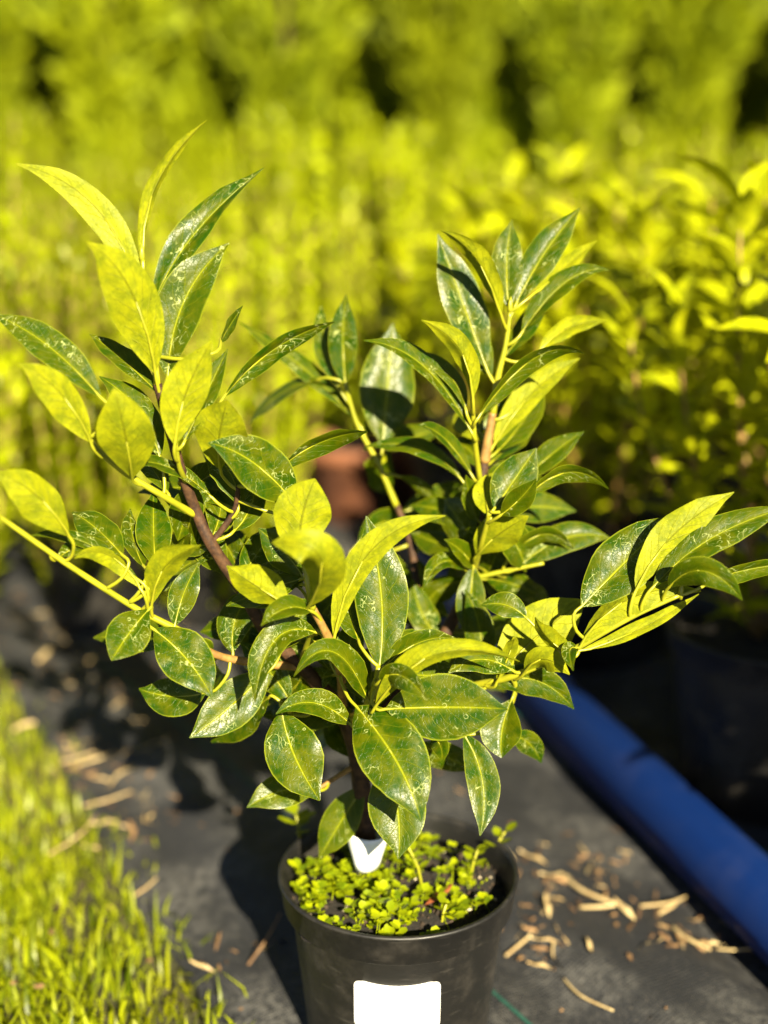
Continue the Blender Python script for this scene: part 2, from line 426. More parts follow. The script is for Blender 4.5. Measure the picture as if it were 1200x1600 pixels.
branch('branch', [(470, 1042, -1), (400, 1036, -3), (335, 1022, -5), (280, 985, -6)], .0034, .0026, M['bark_light'])
branch('shoot', [(282, 986, -6), (240, 965, -6.5), (200, 943, -7), (100, 878, -9), (0, 808, -11), (-35, 785, -12)], .0026, .0016, M['twig'])
branch('branch', [(535, 1108, 0), (532, 1050, -4), (512, 995, -7), (488, 950, -8)], .0040, .0026, M['bark_light'])
branch('shoot', [(489, 952, -8), (481, 915, -8.5), (476, 880, -8)], .0024, .0015, M['twig'])
branch('branch', [(545, 1125, 0), (570, 1108, -4), (586, 1075, -6.5), (592, 1042, -7)], .0040, .0022, M['twig'])
branch('branch', [(556, 1172, 0), (620, 1090, 3), (690, 1000, 5), (735, 900, 6), (748, 800, 7), (757, 720, 8)], .0060, .0036, M['bark'])
branch('branch', [(757, 722, 8), (764, 680, 8), (770, 645, 8)], .0044, .0032, M['bark_light'])
branch('shoot', [(770, 648, 8), (778, 590, 8), (790, 540, 8), (797, 488, 8)], .0030, .0016, M['twig'])
branch('shoot', [(752, 765, 7), (742, 690, 5), (739, 640, 4), (738, 615, 3.5)], .0024, .0014, M['twig'])
branch('branch', [(620, 1092, 3), (650, 950, 9), (642, 850, 12), (620, 790, 13)], .0040, .0028, M['bark'])
branch('shoot', [(620, 792, 13), (592, 727, 13), (557, 660, 13), (540, 600, 13)], .0028, .0016, M['twig'])
branch('branch', [(615, 1097, 3), (700, 1078, 0), (790, 1060, -3), (850, 1036, -4)], .0030, .0024, M['twig'])
branch('shoot', [(850, 1037, -4), (905, 1010, -5), (985, 965, -6), (1062, 930, -6.5)], .0026, .0015, M['twig'])
branch('shoot', [(735, 905, 6), (785, 893, 5.5), (850, 880, 5)], .0024, .0014, M['twig'])
branch('shoot', [(540, 1115, 0), (490, 1102, -3), (446, 1108, -4)], .0026, .0018, M['bark_light'])
branch('shoot', [(556, 1175, 0), (585, 1172, -3), (604, 1185, -4)], .0026, .0018, M['bark_light'])
branch('shoot', [(557, 1195, 0), (525, 1215, -1), (498, 1232, -2)], .0024, .0016, M['bark_light'])
branch('shoot', [(700, 1080, 0), (722, 1110, -2), (728, 1148, -3)], .0024, .0016, M['twig'])
branch('shoot', [(800, 1058, -3), (806, 1075, -2.5), (800, 1100, -2)], .0022, .0015, M['twig'])
branch('shoot', [(470, 1042, -1), (482, 1000, -4), (496, 985, -6)], .0024, .0016, M['twig'])
branch('shoot', [(330, 850, -3), (365, 800, -3), (372, 760, -3.5)], .0026, .0016, M['bark'])
branch('shoot', [(740, 890, 6), (752, 850, 3), (765, 800, 1)], .0026, .0016, M['twig'])

# ------------------------------------------------------------------ the main shrub: leaves
def width_profile(t, kind):
    if kind == 'o':   t2 = t ** 1.15                     # widest past the middle, blunt
    else:             t2 = t ** 0.92
    a = max(0.0, math.sin(math.pi * t2)) ** 0.88
    tip = 1.0 if kind == 'o' else min(1.0, (1 - t) / 0.22) ** 0.25
    return a * tip
def leaf_geo(path, normals, hw, fold, wave, curl, seed, kind, twist):
    """path: base..tip points of the blade; normals: top-face normals"""
    n = len(path); m = 8
    V, F, U, Mt = [], [], [], []
    lens = [0.0]
    for i in range(1, n): lens.append(lens[-1] + (path[i] - path[i - 1]).length)
    Lt = lens[-1]
    for i in range(n):
        t = lens[i] / Lt
        T = (path[min(i + 1, n - 1)] - path[max(i - 1, 0)]).normalized()
        N = normals[i]; N = (N - T * N.dot(T)).normalized()
        if twist: N = Quaternion(T, R(twist) * (t - 0.4)) @ N
        S = T.cross(N).normalized()
        wd = max(hw * width_profile(t, kind), 0.0004)
        fo = R(fold) * (1 - 0.35 * t)
        for j in range(m + 1):
            v = j / m * 2 - 1
            av = abs(v)
            lift = wd * math.sin(fo) * (av ** 1.15) - curl * wd * av ** 3
            wv = wave * wd * av ** 2 * (math.sin(t * 15 + seed * 9 + (1.3 if v > 0 else 0)) + 0.6 * mnoise.noise(Vector((t * 7, v * 2, seed * 31))))
            jag = 1 + 0.03 * mnoise.noise(Vector((t * 22, v * 3, seed * 57)))
            V.append(path[i] + S * (v * wd * math.cos(fo) * jag) + N * (lift + wv - (0.0006 * (1 - t) if j == m // 2 else 0)))
            U.append((t, j / m)); Mt.append((t * Lt * 100, v * wd * 100))
    for i in range(n - 1):
        for j in range(m):
            a = i * (m + 1) + j
            F.append((a, a + 1, a + m + 2, a + m + 1))
    return V, F, U, Mt
leaf_count = [0]
def add_leaf(geo, petiole, parent, origin):
    V, F, U, Mt = geo
    mi = [0] * len(F)
    if petiole:
        pts, rads = petiole
        v2, f2 = tube_geo(pts, rads, 6, True, len(V))
        V = V + v2; F = F + f2; U = U + [(0, .5)] * len(v2); Mt = Mt + [(0, 0)] * len(v2); mi += [1] * len(f2)
    me = mesh('leaf', [p - origin for p in V], F, None, True, {'unit': U, 'metric': [(a * 0.55, b * 0.55) for a, b in Mt]}, [M['leaf'], M['twig']], mi)
    leaf_count[0] += 1
    return link('leaf', me, parent)

# bx,by, mx,my, tx,ty, apparent width px, side seen, roll, tip distance offset cm, fold, kind [, bulge cm, twist]
LEAVES = [
 # left tall shoot
 (222,470,150,325, 25,256, 50,'b', 15, 2, 14,'e'), (243,585,205,455,136,378, 96,'b', 12,-4, 26,'e'),
 (222,408,243,290,323,188, 26,'b', 50, 3, 15,'e'), (238,480,300,370,413,262, 62,'t',-25, 3, 34,'e',0,-70),
 (262,590,288,470,358,380, 82,'t',-18, 2, 24,'e'), (246,612,190,560,140,522, 40,'t', 35, 3, 18,'e'),
 (158,622, 75,540,-12,490, 56,'t', 20, 3, 15,'e'), (142,692, 92,612, 27,568, 66,'b', 20,-3, 26,'e'),
 (207,748,196,680,178,606, 90,'b',-8,-4, 12,'o',-1), (250,715,215,640,155,588, 52,'t', 28, 2, 12,'e'),
 (273,695,290,615,330,534, 72,'b', 12,-1, 16,'e'), (288,690,318,625,356,545, 44,'t',-30, 3, 22,'e'),
 (345,735,342,690,355,625, 88,'b', -6,-3, 18,'o'), (345,535,360,508,379,478, 20,'t', 50, 4, 10,'e'),
 (350,620,430,545,523,503, 38,'t', 42, 1, 22,'e',1.5), (555,655,480,580,373,503, 34,'t', 40, 3, 14,'e'),
 (500,592,440,615,388,662, 26,'t', 50, 4, 10,'e'),
 # center back shoot
 (540,602,536,530,541,460, 46,'t', -8, 0, 14,'e'), (530,605,508,540,502,478, 40,'t', 35, 4, 10,'e'),
 (598,695,606,600,614,505, 86,'t', 10, 3, 10,'e'), (435,735,500,692,575,674, 40,'t', 45,-1, 26,'e',1.5),
 (720,748,655,700,570,698, 32,'t', 45, 2, 14,'e'), (625,745,660,762,692,795, 22,'t', 40,-2, 12,'e'),
 (560,665,600,640,640,560, 44,'t', 30, 6, 10,'e'),
 # right shoot
 (760,575,722,470,684,366, 66,'t', 16, 2, 18,'e'), (783,492,745,405,688,360, 40,'b',-35, -3, 24,'e'),
 (795,482,792,410,800,343, 52,'t', 5, 3, 20,'e'), (806,476,848,400,906,325, 56,'t',-18, 3, 20,'e'),
 (835,458,880,420,932,376, 30,'b', 40, 5, 10,'e'), (815,520,885,440,952,422, 44,'t',-36, 1, 24,'e',1),
 (842,548,888,512,948,502, 32,'b', 30, 3, 12,'e'), (748,652,835,560,912,552, 36,'t', 45, -2, 20,'e',1.2),
 (772,695,830,615,906,560, 44,'b', 25, 1, 16,'e'), (739,622,718,545,658,500, 42,'b', -25,-2, 24,'e'),
 (735,672,660,570,568,532, 40,'t', 42, -1, 22,'e',1), (728,640,702,585,645,545, 30,'t', 42, 2, 14,'e'),
 (768,590,738,520,715,440, 48,'t', 20, 4, 12,'e'), (777,705,815,660,850,600, 50,'t',-25, 5, 12,'e'),
 (737,742,695,685,652,664, 26,'t', 45,-3, 16,'e',1), (815,750,868,705,913,674, 42,'t',-25, 0, 20,'e'),
 (825,775,890,738,951,764, 32,'t', 42, -1, 18,'e',1), (772,795,800,755,838,700, 66,'t',-10, 2, 10,'e'),
 (782,805,812,780,838,748, 40,'t', 10,-2, 16,'e'), (748,815,735,780,728,742, 36,'t', 40,-2, 20,'e'),
 (766,808,758,775,760,742, 38,'b', 0, 3, 6,'o'), (745,868,775,838,826,806, 62,'b', 14,-3, 16,'e'),
 (800,640,835,600,880,560, 26,'b', 35, 4, 10,'e'), (785,560,830,500,850,455, 36,'t', -30, 5, 14,'e'),
 (760,690,735,660,715,640, 50,'b', 30, 6, 10,'e'), (770,720,800,690,835,650, 40,'t', -30, 6, 12,'e'),
 (757,735,730,700,705,690, 36,'t', 30, 4, 12,'e'),
 # left middle
 (462,788,395,722,325,692, 84,'t', 14,-3, 20,'e'), (332,778,265,730,196,724, 26,'t', 46,-4, 16,'e',1),
 (108,838, 58,775,-10,737, 74,'b', 18,-3, 24,'e'), (192,868,150,825,112,800, 52,'t', 20, 4, 10,'e'),
 (216,906,130,846, 46,838, 28,'t', 45,-2, 18,'e',1), (218,918,170,868,116,872, 34,'b', 40,-3, 24,'e',1),
 (243,885,240,830,240,768, 56,'t', 5, 5, 10,'e'), (225,885,208,840,204,795, 36,'t', 30, 6, 10,'e'),
 (237,945,258,885,314,852, 56,'b', 15,-3, 28,'e',0,50), (273,978,288,925,312,878, 46,'t', -5, 1, 18,'e'),
 (233,952,205,985,174,1032, 66,'t', 5,-4, 12,'o'), (240,983,292,1030,331,1090, 80,'t', -8,-3, 14,'e'),
 (322,1082,270,1088,217,1076, 64,'t', 10, 2, 10,'e'), (420,1048,355,1108,296,1153, 72,'t', -4,-3, 14,'e'),
 (494,988,430,1000,398,1098, 56,'t', 18,-4, 30,'e',0,45), (486,955,448,950,408,978, 40,'t', 35,-3, 24,'e'),
 (575,1094,520,1018,459,1057, 46,'t', 30,-4, 22,'e',-1), (452,945,400,915,354,884, 66,'b',-30,-1, 20,'e'),
 (262,770,230,720,205,700, 40,'t', 30, 5, 12,'e'), (330,840,345,790,335,730, 50,'t', 15, 5, 12,'e'),
 (372,790,360,740,320,700, 60,'t', 25, 2, 14,'e'), (365,830,392,790,400,735, 46,'t',-20, 3, 16,'e'),
 (300,800,285,850,262,900, 40,'t', 25, 5, 12,'e'), (-10,800,-30,770,-60,735, 60,'b', 15,-3, 20,'e'),
 (380,900,405,860,440,820, 50,'t', -20, 3, 14,'e'), (90,872, 130,850,175,845, 34,'t', -40, 3, 12,'e'),
 (415,985,470,960,520,945, 46,'t', -20, 4, 12,'e'), (330,850,300,850,265,835, 44,'t', 25, 4, 12,'e'),
 # centre
 (473,880,470,820,492,748, 96,'b',  2, 0, 20,'o'), (482,948,500,870,425,848, 84,'b',-6,-5, 26,'o',-3.5,30),
 (522,998,578,862,696,806, 50,'b', 14,-1, 22,'e',0,0), (592,1045,596,930,572,806, 84,'t', 0, 3, 12,'e'),
 (560,850,610,815,662,852, 50,'t', 30, 3, 12,'e'), (600,1042,655,1004,712,997, 42,'t', 20,-1, 14,'e'),
 (586,1105,680,1022,812,1034, 44,'b', 30, -1, 22,'e',-2,50), (594,1064,628,1056,668,1096, 42,'t', 20,-4, 22,'e'),
 (602,1108,700,1105,793,1108,104,'t', 6,-2, 12,'e'), (556,1103,620,1190,658,1284,106,'t', -4,-6, 14,'e',-1),
 (604,1188,622,1270,622,1342, 92,'t', 4,-3, 16,'e'), (440,1110,460,1180,500,1251, 90,'t', 6,-4, 16,'e'),
 (548,1132,490,1098,431,1116, 46,'t', 20,-3, 18,'e'), (496,1234,440,1236,386,1262, 54,'t', 8,-2, 12,'e'),
 (568,1228,532,1285,498,1342, 58,'t', 10,-1, 16,'e'), (724,1146,754,1220,750,1306, 54,'t', -10,-4, 20,'e'),
 (800,1092,785,1140,784,1184, 74,'t', 8,-2, 30,'o'), (795,1148,825,1160,846,1192, 36,'t', 10, 2, 10,'e'),
 (765,1072,835,1062,897,1108, 52,'t', 20,-1, 16,'e'), (775,1058,850,985,918,936, 98,'b', 6, 1, 16,'e'),
 (896,1024,860,1000,836,964, 34,'b',-40,-2, 24,'e'), (900,1012,890,1018,896,1048, 26,'t', 10,-3, 20,'e'),
 (776,1066,800,1010,800,1000, 24,'b', 20,-3, 20,'e'), (820,1050,850,1030,890,1054, 44,'b', 10,-3, 24,'e'),
 (672,1150,688,1165,690,1192, 28,'t', 10,-3, 14,'e'), (650,1160,690,1180,745,1205, 50,'t', 30, 4, 12,'e'),
 (560,1185,530,1150,520,1120, 50,'t', 30, 4, 12,'e'), (560,1000,548,960,535,900, 50,'t', 15, 4, 12,'e'),
 (640,980,660,930,650,870, 50,'t', -15, 4, 12,'e'), (530,1050,545,1010,560,960, 44,'t', 10, 2, 12,'e'),
 (420,1090,380,1120,330,1160, 60,'t', 15, 4, 10,'e'), (470,1060,440,1090,390,1105, 50,'t', 20, 3, 12,'e'),
 # right low shoot
 (908,948,975,880,1054,804, 92,'t', -8, 2, 16,'e'), (994,922,1050,838,1147,769, 58,'b', 18, 1, 16,'e'),
 (1020,918,1110,842,1235,792, 58,'t', -24, 1, 20,'e'), (1100,915,1160,892,1245,880, 34,'t', 40, 2, 22,'e'),
 (1045,918,1100,892,1160,938, 48,'t', 20,-3, 18,'e',-1), (908,1008,985,935,1095,924, 56,'b',-22,-1, 26,'e'),
 (908,1016,1000,982,1092,928, 26,'b', 40, 1, 14,'e'), (812,884,885,840,955,842, 50,'t', -20, 1, 16,'e'),
 (800,868,850,835,896,858, 30,'t', 42,-1, 16,'e'), (727,890,690,878,661,922, 30,'t', 30,-4, 22,'e'),
 (743,890,722,862,694,843, 32,'t', 25,-3, 20,'e'), (740,884,735,945,735,1004, 46,'t', 0,-2, 14,'e'),
 (822,965,790,945,752,946, 40,'t', 15, 1, 12,'e'), (802,1048,750,1030,700,1052, 46,'t', 20,-2, 14,'e'),
 (760,905,800,912,852,936, 40,'t', 15, 4, 12,'e'), (690,1000,660,960,645,905, 46,'t', 20, 3, 12,'e'),
 (700,985,770,985,830,940, 44,'t', 25, 4, 12,'e'), (735,900,770,870,820,830, 44,'t', -25, 5, 12,'e'),
 (745,830,700,800,640,790, 50,'t', 30, 4, 12,'e'), (740,860,690,850,640,830, 46,'t', 30, 5, 12,'e'),
 (690,1000,730,1040,790,1080, 50,'t', 15, 4, 12,'e'), (650,940,620,900,600,850, 44,'t', 20, 4, 12,'e'),
]
rl = random.Random(11)
FILL = {}
cand = [b for b in BR if 285 < b[0] < 800 and 690 < b[1] < 1180]
for q in range(70):
    b = rl.choice(cand)
    an = rl.uniform(0, 6.283); Lp = rl.uniform(95, 165)
    x1, y1 = b[0] + Lp * math.cos(an), b[1] - Lp * (.75 * math.sin(an) + .15)
    key = (round(b[0] + 12 * math.cos(an), 2), round(b[1] - 10 * math.sin(an), 2))
    FILL[key] = (b[2].y - Y0) * 100 + rl.uniform(1.0, 3.0)
    LEAVES.append((*key, (b[0] + x1) / 2 + rl.uniform(-12, 12), (b[1] + y1) / 2 - rl.uniform(0, 18), x1, y1, rl.uniform(42, 62), 't', rl.uniform(-35, 35), rl.uniform(1, 5), 14, 'e'))
FRONT = {(602, 1108): -8, (586, 1105): -8.5, (556, 1103): -6, (604, 1188): -5, (440, 1110): -5, (548, 1132): -5.5, (594, 1064): -8.5, (600, 1042): -6}
FRONT.update(FILL)
for L in LEAVES:
    bx, by, mx, my, tx, ty, wpx, side, roll, dyt, fold, kind = L[:12]
    bulge = L[12] if len(L) > 12 else 0.0
    twist = L[13] if len(L) > 13 else 0.0
    near = min(BR, key=lambda b: (b[0] - bx) ** 2 + (b[1] - by) ** 2)
    yb = near[2].y - 0.002
    if (bx, by) in FRONT: yb = Y0 + FRONT[(bx, by)] / 100
    yb += (dyt / 100) * 0.15
    pb = P(bx, by, yb); pt = P(tx, ty, yb + dyt / 100); pm = P(mx, my, yb + dyt / 200 + bulge / 100)
    ctrl = pm * 2 - (pb + pt) * 0.5
    n = 15
    path = [pb * (1 - t) ** 2 + ctrl * 2 * t * (1 - t) + pt * t * t for t in [i / (n - 1) for i in range(n)]]
    norms = []
    for i in range(n):
        T = (path[min(i + 1, n - 1)] - path[max(i - 1, 0)]).normalized()
        Vw = (CAM - path[i]).normalized()
        Nn = (Vw - T * Vw.dot(T)).normalized()
        Nn = Quaternion(T, R(roll)) @ Nn
        norms.append(Nn if side == 't' else -Nn)
    dep = (pm - CAM).dot(FWD)
    hw = 0.52 * wpx / FPX * dep / math.cos(R(roll) * 0.75)
    fold *= 1.5 if side == 'b' else 1.3
    sd = rl.random()
    geo = leaf_geo(path, norms, hw, fold, 0.05 + 0.06 * rl.random(), 0.10 + 0.15 * rl.random(), sd, kind, twist)
    T0 = (path[1] - path[0]).normalized()
    want = pb - T0 * 0.016
    a = min(BR, key=lambda b: (b[2] - want).length)[2]
    d = (pb - a).length
    if d > 0.045: a = near[2]; d = (pb - a).length
    h1 = a.lerp(pb - T0 * d * 0.55, 0.55); h2 = pb - T0 * d * 0.28
    pts = catmull([a, h1, h2, pb], 3) if d > 0.004 else [pb - T0 * 0.004, pb]
    kk = len(pts)
    rr = [0.00115 * (1.25 - 0.3 * q / kk) for q in range(kk)]
    for q, (ix, r_) in enumerate(((1, .0010), (3, .0007), (6, .0004))):
        pts.append(path[ix] - norms[ix] * (r_ * 1.25)); rr.append(r_)
    add_leaf(geo, (pts, rr), shrub, ROOT)
# terminal buds
for (px, py, y) in [(222, 402, -2), (797, 482, 8), (538, 596, 13), (738, 610, 3.5), (274, 686, -6.5), (1064, 928, -6.5)]:
    p = P(px, py, Y0 + y / 100)
    pts = [p + Vector((0, 0, -0.004)), p, p + Vector((0, 0, 0.004)), p + Vector((0.0005, 0, 0.009))]
    V, F = tube_geo(pts, [.0012, .0022, .0018, .0004], 8)
    link('bud', mesh('bud', [v - ROOT for v in V], F, M['twig']), shrub)

# ------------------------------------------------------------------ tag round the stem
tb = P(574, 1322, Y0 + 0.001)
tagV, tagF = [], []
n = 26; hh = 0.036
for k in range(n + 1):
    an = R(-250) + R(330) * k / n
    for j in range(7):
        z = j / 6
        rad = 0.0095 + 0.0095 * z ** 1.2 + 0.0012 * math.sin(an * 2 + z * 2)
        fl = 0.0035 * math.sin(an * 1.5 + 0.5) * z
        tagV.append(Vector((rad * math.cos(an), rad * math.sin(an), -0.018 + hh * z + fl)))
for k in range(n):
    for j in range(6):
        a = k * 7 + j; tagF.append((a, a + 7, a + 8, a + 1))
tg = link('stem_tag', mesh('stem_tag', tagV, tagF, M['tag']), None, tb,
          label='white plastic tag curled round the base of the stem in the pot', category='tag')
md = tg.modifiers.new('thick', 'SOLIDIFY'); md.thickness = 0.0006

# ------------------------------------------------------------------ weeds in the pot
rw = random.Random(5)
def soil_z(x, y): 
    r = math.hypot(x, y) / (POTR - .0055)
    return POTH - 0.016 + 0.006 * mnoise.fractal(Vector((x * 30, y * 30, 0)), 1.0, 2.0, 4) - 0.010 * r ** 4
def round_leaf(V, F, c, d, nrm, L, W):
    s_ = d.cross(nrm).normalized(); b = len(V)
    V += [c, c + d * L * .35 + s_ * W * .45 - nrm * L * .02, c + d * L * .75 + s_ * W * .42, c + d * L, c + d * L * .75 - s_ * W * .42, c + d * L * .35 - s_ * W * .45, c + d * L * .5 - nrm * L * .1]
    F += [(b, b + 6, b + 1), (b + 1, b + 6, b + 2), (b + 2, b + 6, b + 3), (b + 3, b + 6, b + 4), (b + 4, b + 6, b + 5), (b + 5, b + 6, b)]
V, F = [], []
for k in range(135):
    while True:
        x, y = rw.uniform(-.085, .085), rw.uniform(-.085, .085)
        if math.hypot(x, y) > .082: continue
        left = x < 0.005 and y < 0.03
        if left and rw.random() < 0.95: break
        if not left and rw.random() < 0.28: break
    zb = soil_z(x, y); h = rw.uniform(.004, .020 if left else .016)
    top = Vector((x + rw.uniform(-.006, .006), y + rw.uniform(-.006, .006), zb + h))
    v2, f2 = tube_geo([Vector((x, y, zb - .002)), top], [.0006, .0005], 4, False, len(V)); V += v2; F += f2
    nl = rw.randint(4, 8); sz = rw.uniform(.006, .0105)
    a0_ = rw.uniform(0, 6)
    for q in range(nl):
        an = a0_ + q * 2.4; el = rw.uniform(.0, .7)
        d = Vector((math.cos(an) * math.cos(el), math.sin(an) * math.cos(el), math.sin(el)))
        nn = (Vector((0, 0, 1)) - d * d.z).normalized()
        round_leaf(V, F, top - Vector((0, 0, .002 * (q % 3))), d, nn, sz * rw.uniform(.7, 1.1), sz * .8)
# moss tufts
for k in range(700):
    an = rw.uniform(0, 6.28); rr = .085 * math.sqrt(rw.random()); x, y = rr * math.cos(an), rr * math.sin(an)
    if mnoise.noise(Vector((x * 45, y * 45, 4))) < 0.05: continue
    p = Vector((x, y, soil_z(x, y))); d = Vector((rw.uniform(-.8, .8), rw.uniform(-.8, .8), 1)).normalized()
    round_leaf(V, F, p, d, d.orthogonal().normalized(), .004, .0022)
link('pot_weeds', mesh('pot_weeds', V, F, M['weed']), None, (POT.x, POT.y, .009), kind='stuff', label='low bright green weeds and moss on the soil of the pot', category='weeds')
# single taller seedlings and stalks
def seedling(px, py, hgt, lean, nl, sz):
    b = P(px, py, POT.y); 
    # put on the soil plane
    zt = .009 + POTH - .016
    d = (P(px, py, 1.0) - CAM); b = CAM + d * ((zt - CAMZ) / d.z)
    o = empty('weed_seedling', b, 'slender pale green weed stalk standing in the pot beside the stem', 'weed', 'weed stalks in the pot')
    pts = [Vector((0, 0, -.004)), Vector((lean * .3, 0, hgt * .5)), Vector((lean, .004, hgt))]
    V, F = tube_geo(catmull(pts, 4), [.0011] * 9, 6); link('stalk', mesh('stalk', V, F, M['twig']), o)
    for q in range(nl):
        V, F = [], []
        t = .45 + .55 * q / max(nl - 1, 1); an = q * 2.4 + px
        c = pts[1].lerp(pts[2], (t - .45) / .55) if t > .45 else pts[1]
        dd = Vector((math.cos(an), math.sin(an), .5)).normalized()
        round_leaf(V, F, c, dd, (Vector((0, 0, 1)) - dd * dd.z).normalized(), sz, sz * .7)
        link('leaf', mesh('weed_leaf', V, F, M['weed']), o)
seedling(660, 1385, .034, -.012, 5, .011); seedling(770, 1340, .022, .01, 5, .013)
seedling(470, 1320, .026, -.004, 5, .020); seedling(735, 1372, .024, .006, 6, .013); seedling(690, 1440, .014, .004, 6, .011)
# red-brown leaf and grit on the soil
zt = .009 + POTH - .012
def on_plane(px, py, z):
    d = (P(px, py, 1.0) - CAM); return CAM + d * ((z - CAMZ) / d.z)
V, F = [], []
round_leaf(V, F, Vector((-.012, -.004, 0)), Vector((.75, .6, .25)).normalized(), Vector((-.2, 0, 1)).normalized(), .03, .009)
ol = link('dead_leaf', mesh('dead_leaf', V, F, M['red_leaf']), None, on_plane(688, 1410, zt), label='small reddish brown dead leaf lying on the pot soil', category='leaf')
ol.modifiers.new('t', 'SOLIDIFY').thickness = .0006
def blob(V, F, c, r, rng):
    b = len(V)
    q = Quaternion((rng.random() - .5, rng.random() - .5, rng.random() - .5, rng.random() - .5)).normalized()
    for d in ((1, 0, 0), (-1, 0, 0), (0, 1, 0), (0, -1, 0), (0, 0, 1), (0, 0, -1)):
        V.append(c + (q @ Vector(d)) * r * rng.uniform(.6, 1.2))
    for f in ((0, 2, 4), (2, 1, 4), (1, 3, 4), (3, 0, 4), (2, 0, 5), (1, 2, 5), (3, 1, 5), (0, 3, 5)): F.append(tuple(b + i for i in f))
V, F = [], []; V2, F2 = [], []
for k in range(500):
    an = rw.uniform(0, 6.28); rr = .088 * math.sqrt(rw.random()); x, y = rr * math.cos(an), rr * math.sin(an)
    p = Vector((x, y, soil_z(x, y) + .0006))
    if rw.random() < .14: blob(V2, F2, p, rw.uniform(.001, .0022), rw)
    else: blob(V, F, p, rw.uniform(.001, .003), rw)
link('soil_crumbs', mesh('soil_crumbs', V, F, M['crumb'], False), pot, kind='stuff')
link('grit', mesh('grit', V2, F2, M['grit'], False), pot, kind='stuff')

# ------------------------------------------------------------------ blue pipe
pa, pb = Vector((0.575, 0.38, .047)), Vector((-0.02, 2.28, .047))
ax = (pb - pa); Lp = ax.length
prof = [(.0345, 0), (.0365, .001), (.0365, Lp - .001), (.0345, Lp), (.0300, Lp), (.0300, 0), (.0345, 0)]
V, F = lathe_geo(prof, 40)
pp = link('water_pipe', mesh('water_pipe', V, F, M['pipe']), None, pa, label='long blue plastic pipe lying on the black ground fabric beside the pots', category='pipe')
pp.rotation_euler = ax.to_track_quat('Z', 'Y').to_euler()

# ------------------------------------------------------------------ field shrubs
def rhomb(V, F, c, d, nrm, L, W, fold=.25):
    s_ = d.cross(nrm).normalized(); b = len(V)
    V += [c, c + d * L * .5 + s_ * W * .5 + nrm * W * fold, c + d * L, c + d * L * .5 - s_ * W * .5 + nrm * W * fold]
    F += [(b, b + 1, b + 2), (b, b + 2, b + 3)]
def field_mesh(seed, H, nsh, spread, lf, step, low=.42, t0=.10):
    rg = random.Random(seed)
    V, F, SVs, SFs = [], [], [], []
    for k in range(nsh):
        an = k * 2.4 + rg.uniform(-.3, .3); rr = spread * math.sqrt((k + .5) / nsh)
        h = H * rg.uniform(.72, 1.05) * (1 - .12 * rr / spread)
        p0 = Vector((.018 * math.cos(an), .018 * math.sin(an), .0)); p2 = Vector((rr * math.cos(an), rr * math.sin(an), h))
        p1 = Vector((rr * .85 * math.cos(an), rr * .85 * math.sin(an), h * low))
        pts = [p0 * (1 - t) ** 2 + p1 * 2 * t * (1 - t) + p2 * t * t for t in [i / 8 for i in range(9)]]
        v2, f2 = tube_geo(pts, [.0045 - .0033 * i / 8 for i in range(9)], 5, False, len(SVs)); SVs += v2; SFs += f2
        nlv = int(h / step)
        for q in range(nlv):
            t = t0 + (1 - t0) * q / nlv
            c = p0 * (1 - t) ** 2 + p1 * 2 * t * (1 - t) + p2 * t * t
            if t < .3 and rg.random() < .35: continue
            for sgn in (0, 1):
                a2 = q * 1.57 + sgn * math.pi + rg.uniform(-.5, .5)
                el = rg.uniform(.2, 1.1) + .25 * t
                d = Vector((math.cos(a2) * math.cos(el), math.sin(a2) * math.cos(el), math.sin(el)))
                nn = (Vector((rg.uniform(-.3, .3), rg.uniform(-.3, .3), 1)) - d * d.z).normalized()
                L = lf * rg.uniform(.65, 1.25) * (1 - .35 * t)
                rhomb(V, F, c, d, nn, L, L * .52)
    return mesh('crown_%d' % seed, V, F, M['field']), mesh('stems_%d' % seed, SVs, SFs, M['field_stem'])
FM = [field_mesh(100 + i, .74 + .03 * (i % 3), 13 + i, .125, .052, .0135) for i in range(6)]
FM += [field_mesh(200 + i, .74 + .03 * i, 22, .20, .050, .0135, .10, .03) for i in range(3)]
rf = random.Random(21)
def field_shrub(x, y, k, sc_, label, group):
    o = empty('garden_shrub', (x, y, .012), label, 'shrub', group)
    o.rotation_euler.z = rf.uniform(0, 6.28); o.scale = (sc_ * rf.uniform(.9, 1.1),) * 2 + (sc_,)
    link('crown', FM[k][0], o); link('stem', FM[k][1], o)
    return o
FP = make_pot_meshes(.085, .065, .14, .02, 'field')
V, F = soil_geo(.079, .125, .004, 24); FSOIL = mesh('soil_field', V, F, M['soil'])
def nursery_pot(x, y, parts, soil, label, group):
    o = empty('plant_pot', (x, y, .012), label, 'pot', group)
    link('pot_wall', parts[0], o); link('rim', parts[1], o); link('soil', soil, o)
    return o
rows = [1.95, 2.30, 2.80, 3.15, 3.55, 4.0, 4.5, 5.0]
for ri, ry in enumerate(rows):
    half = ry * .32 + .25
    x = -half - (.1 if ri % 2 else 0)
    if ri == 0: x, half = -.69, -.30
    while x < half + .2:
        yy = ry + rf.uniform(-.06, .06); xx = x + rf.uniform(-.04, .04)
        skip = (ri == 1 and -.17 < xx < .16)
        if ri >= 2 and rf.random() < .12: skip = True
        if not skip:
            hs = rf.uniform(.78, 1.08)
            if ri == 0:
                field_shrub(xx, yy, 6 + rf.randrange(3), hs * .97, 'upright yellow-green shrub in the front row of the nursery field, beyond the lawn edge', 'front row of field shrubs')
                nursery_pot(xx, yy, FP, FSOIL, 'small black nursery pot under a front row field shrub', 'pots of the front field row')
            else:
                field_shrub(xx, yy, rf.randrange(6) if ri > 2 else 6 + rf.randrange(3), hs, 'upright yellow-green shrub among the dense rows in front of the conifer hedge', 'shrubs in the dense nursery rows')
        x += .29 + rf.uniform(-.04, .06) if ri else .21

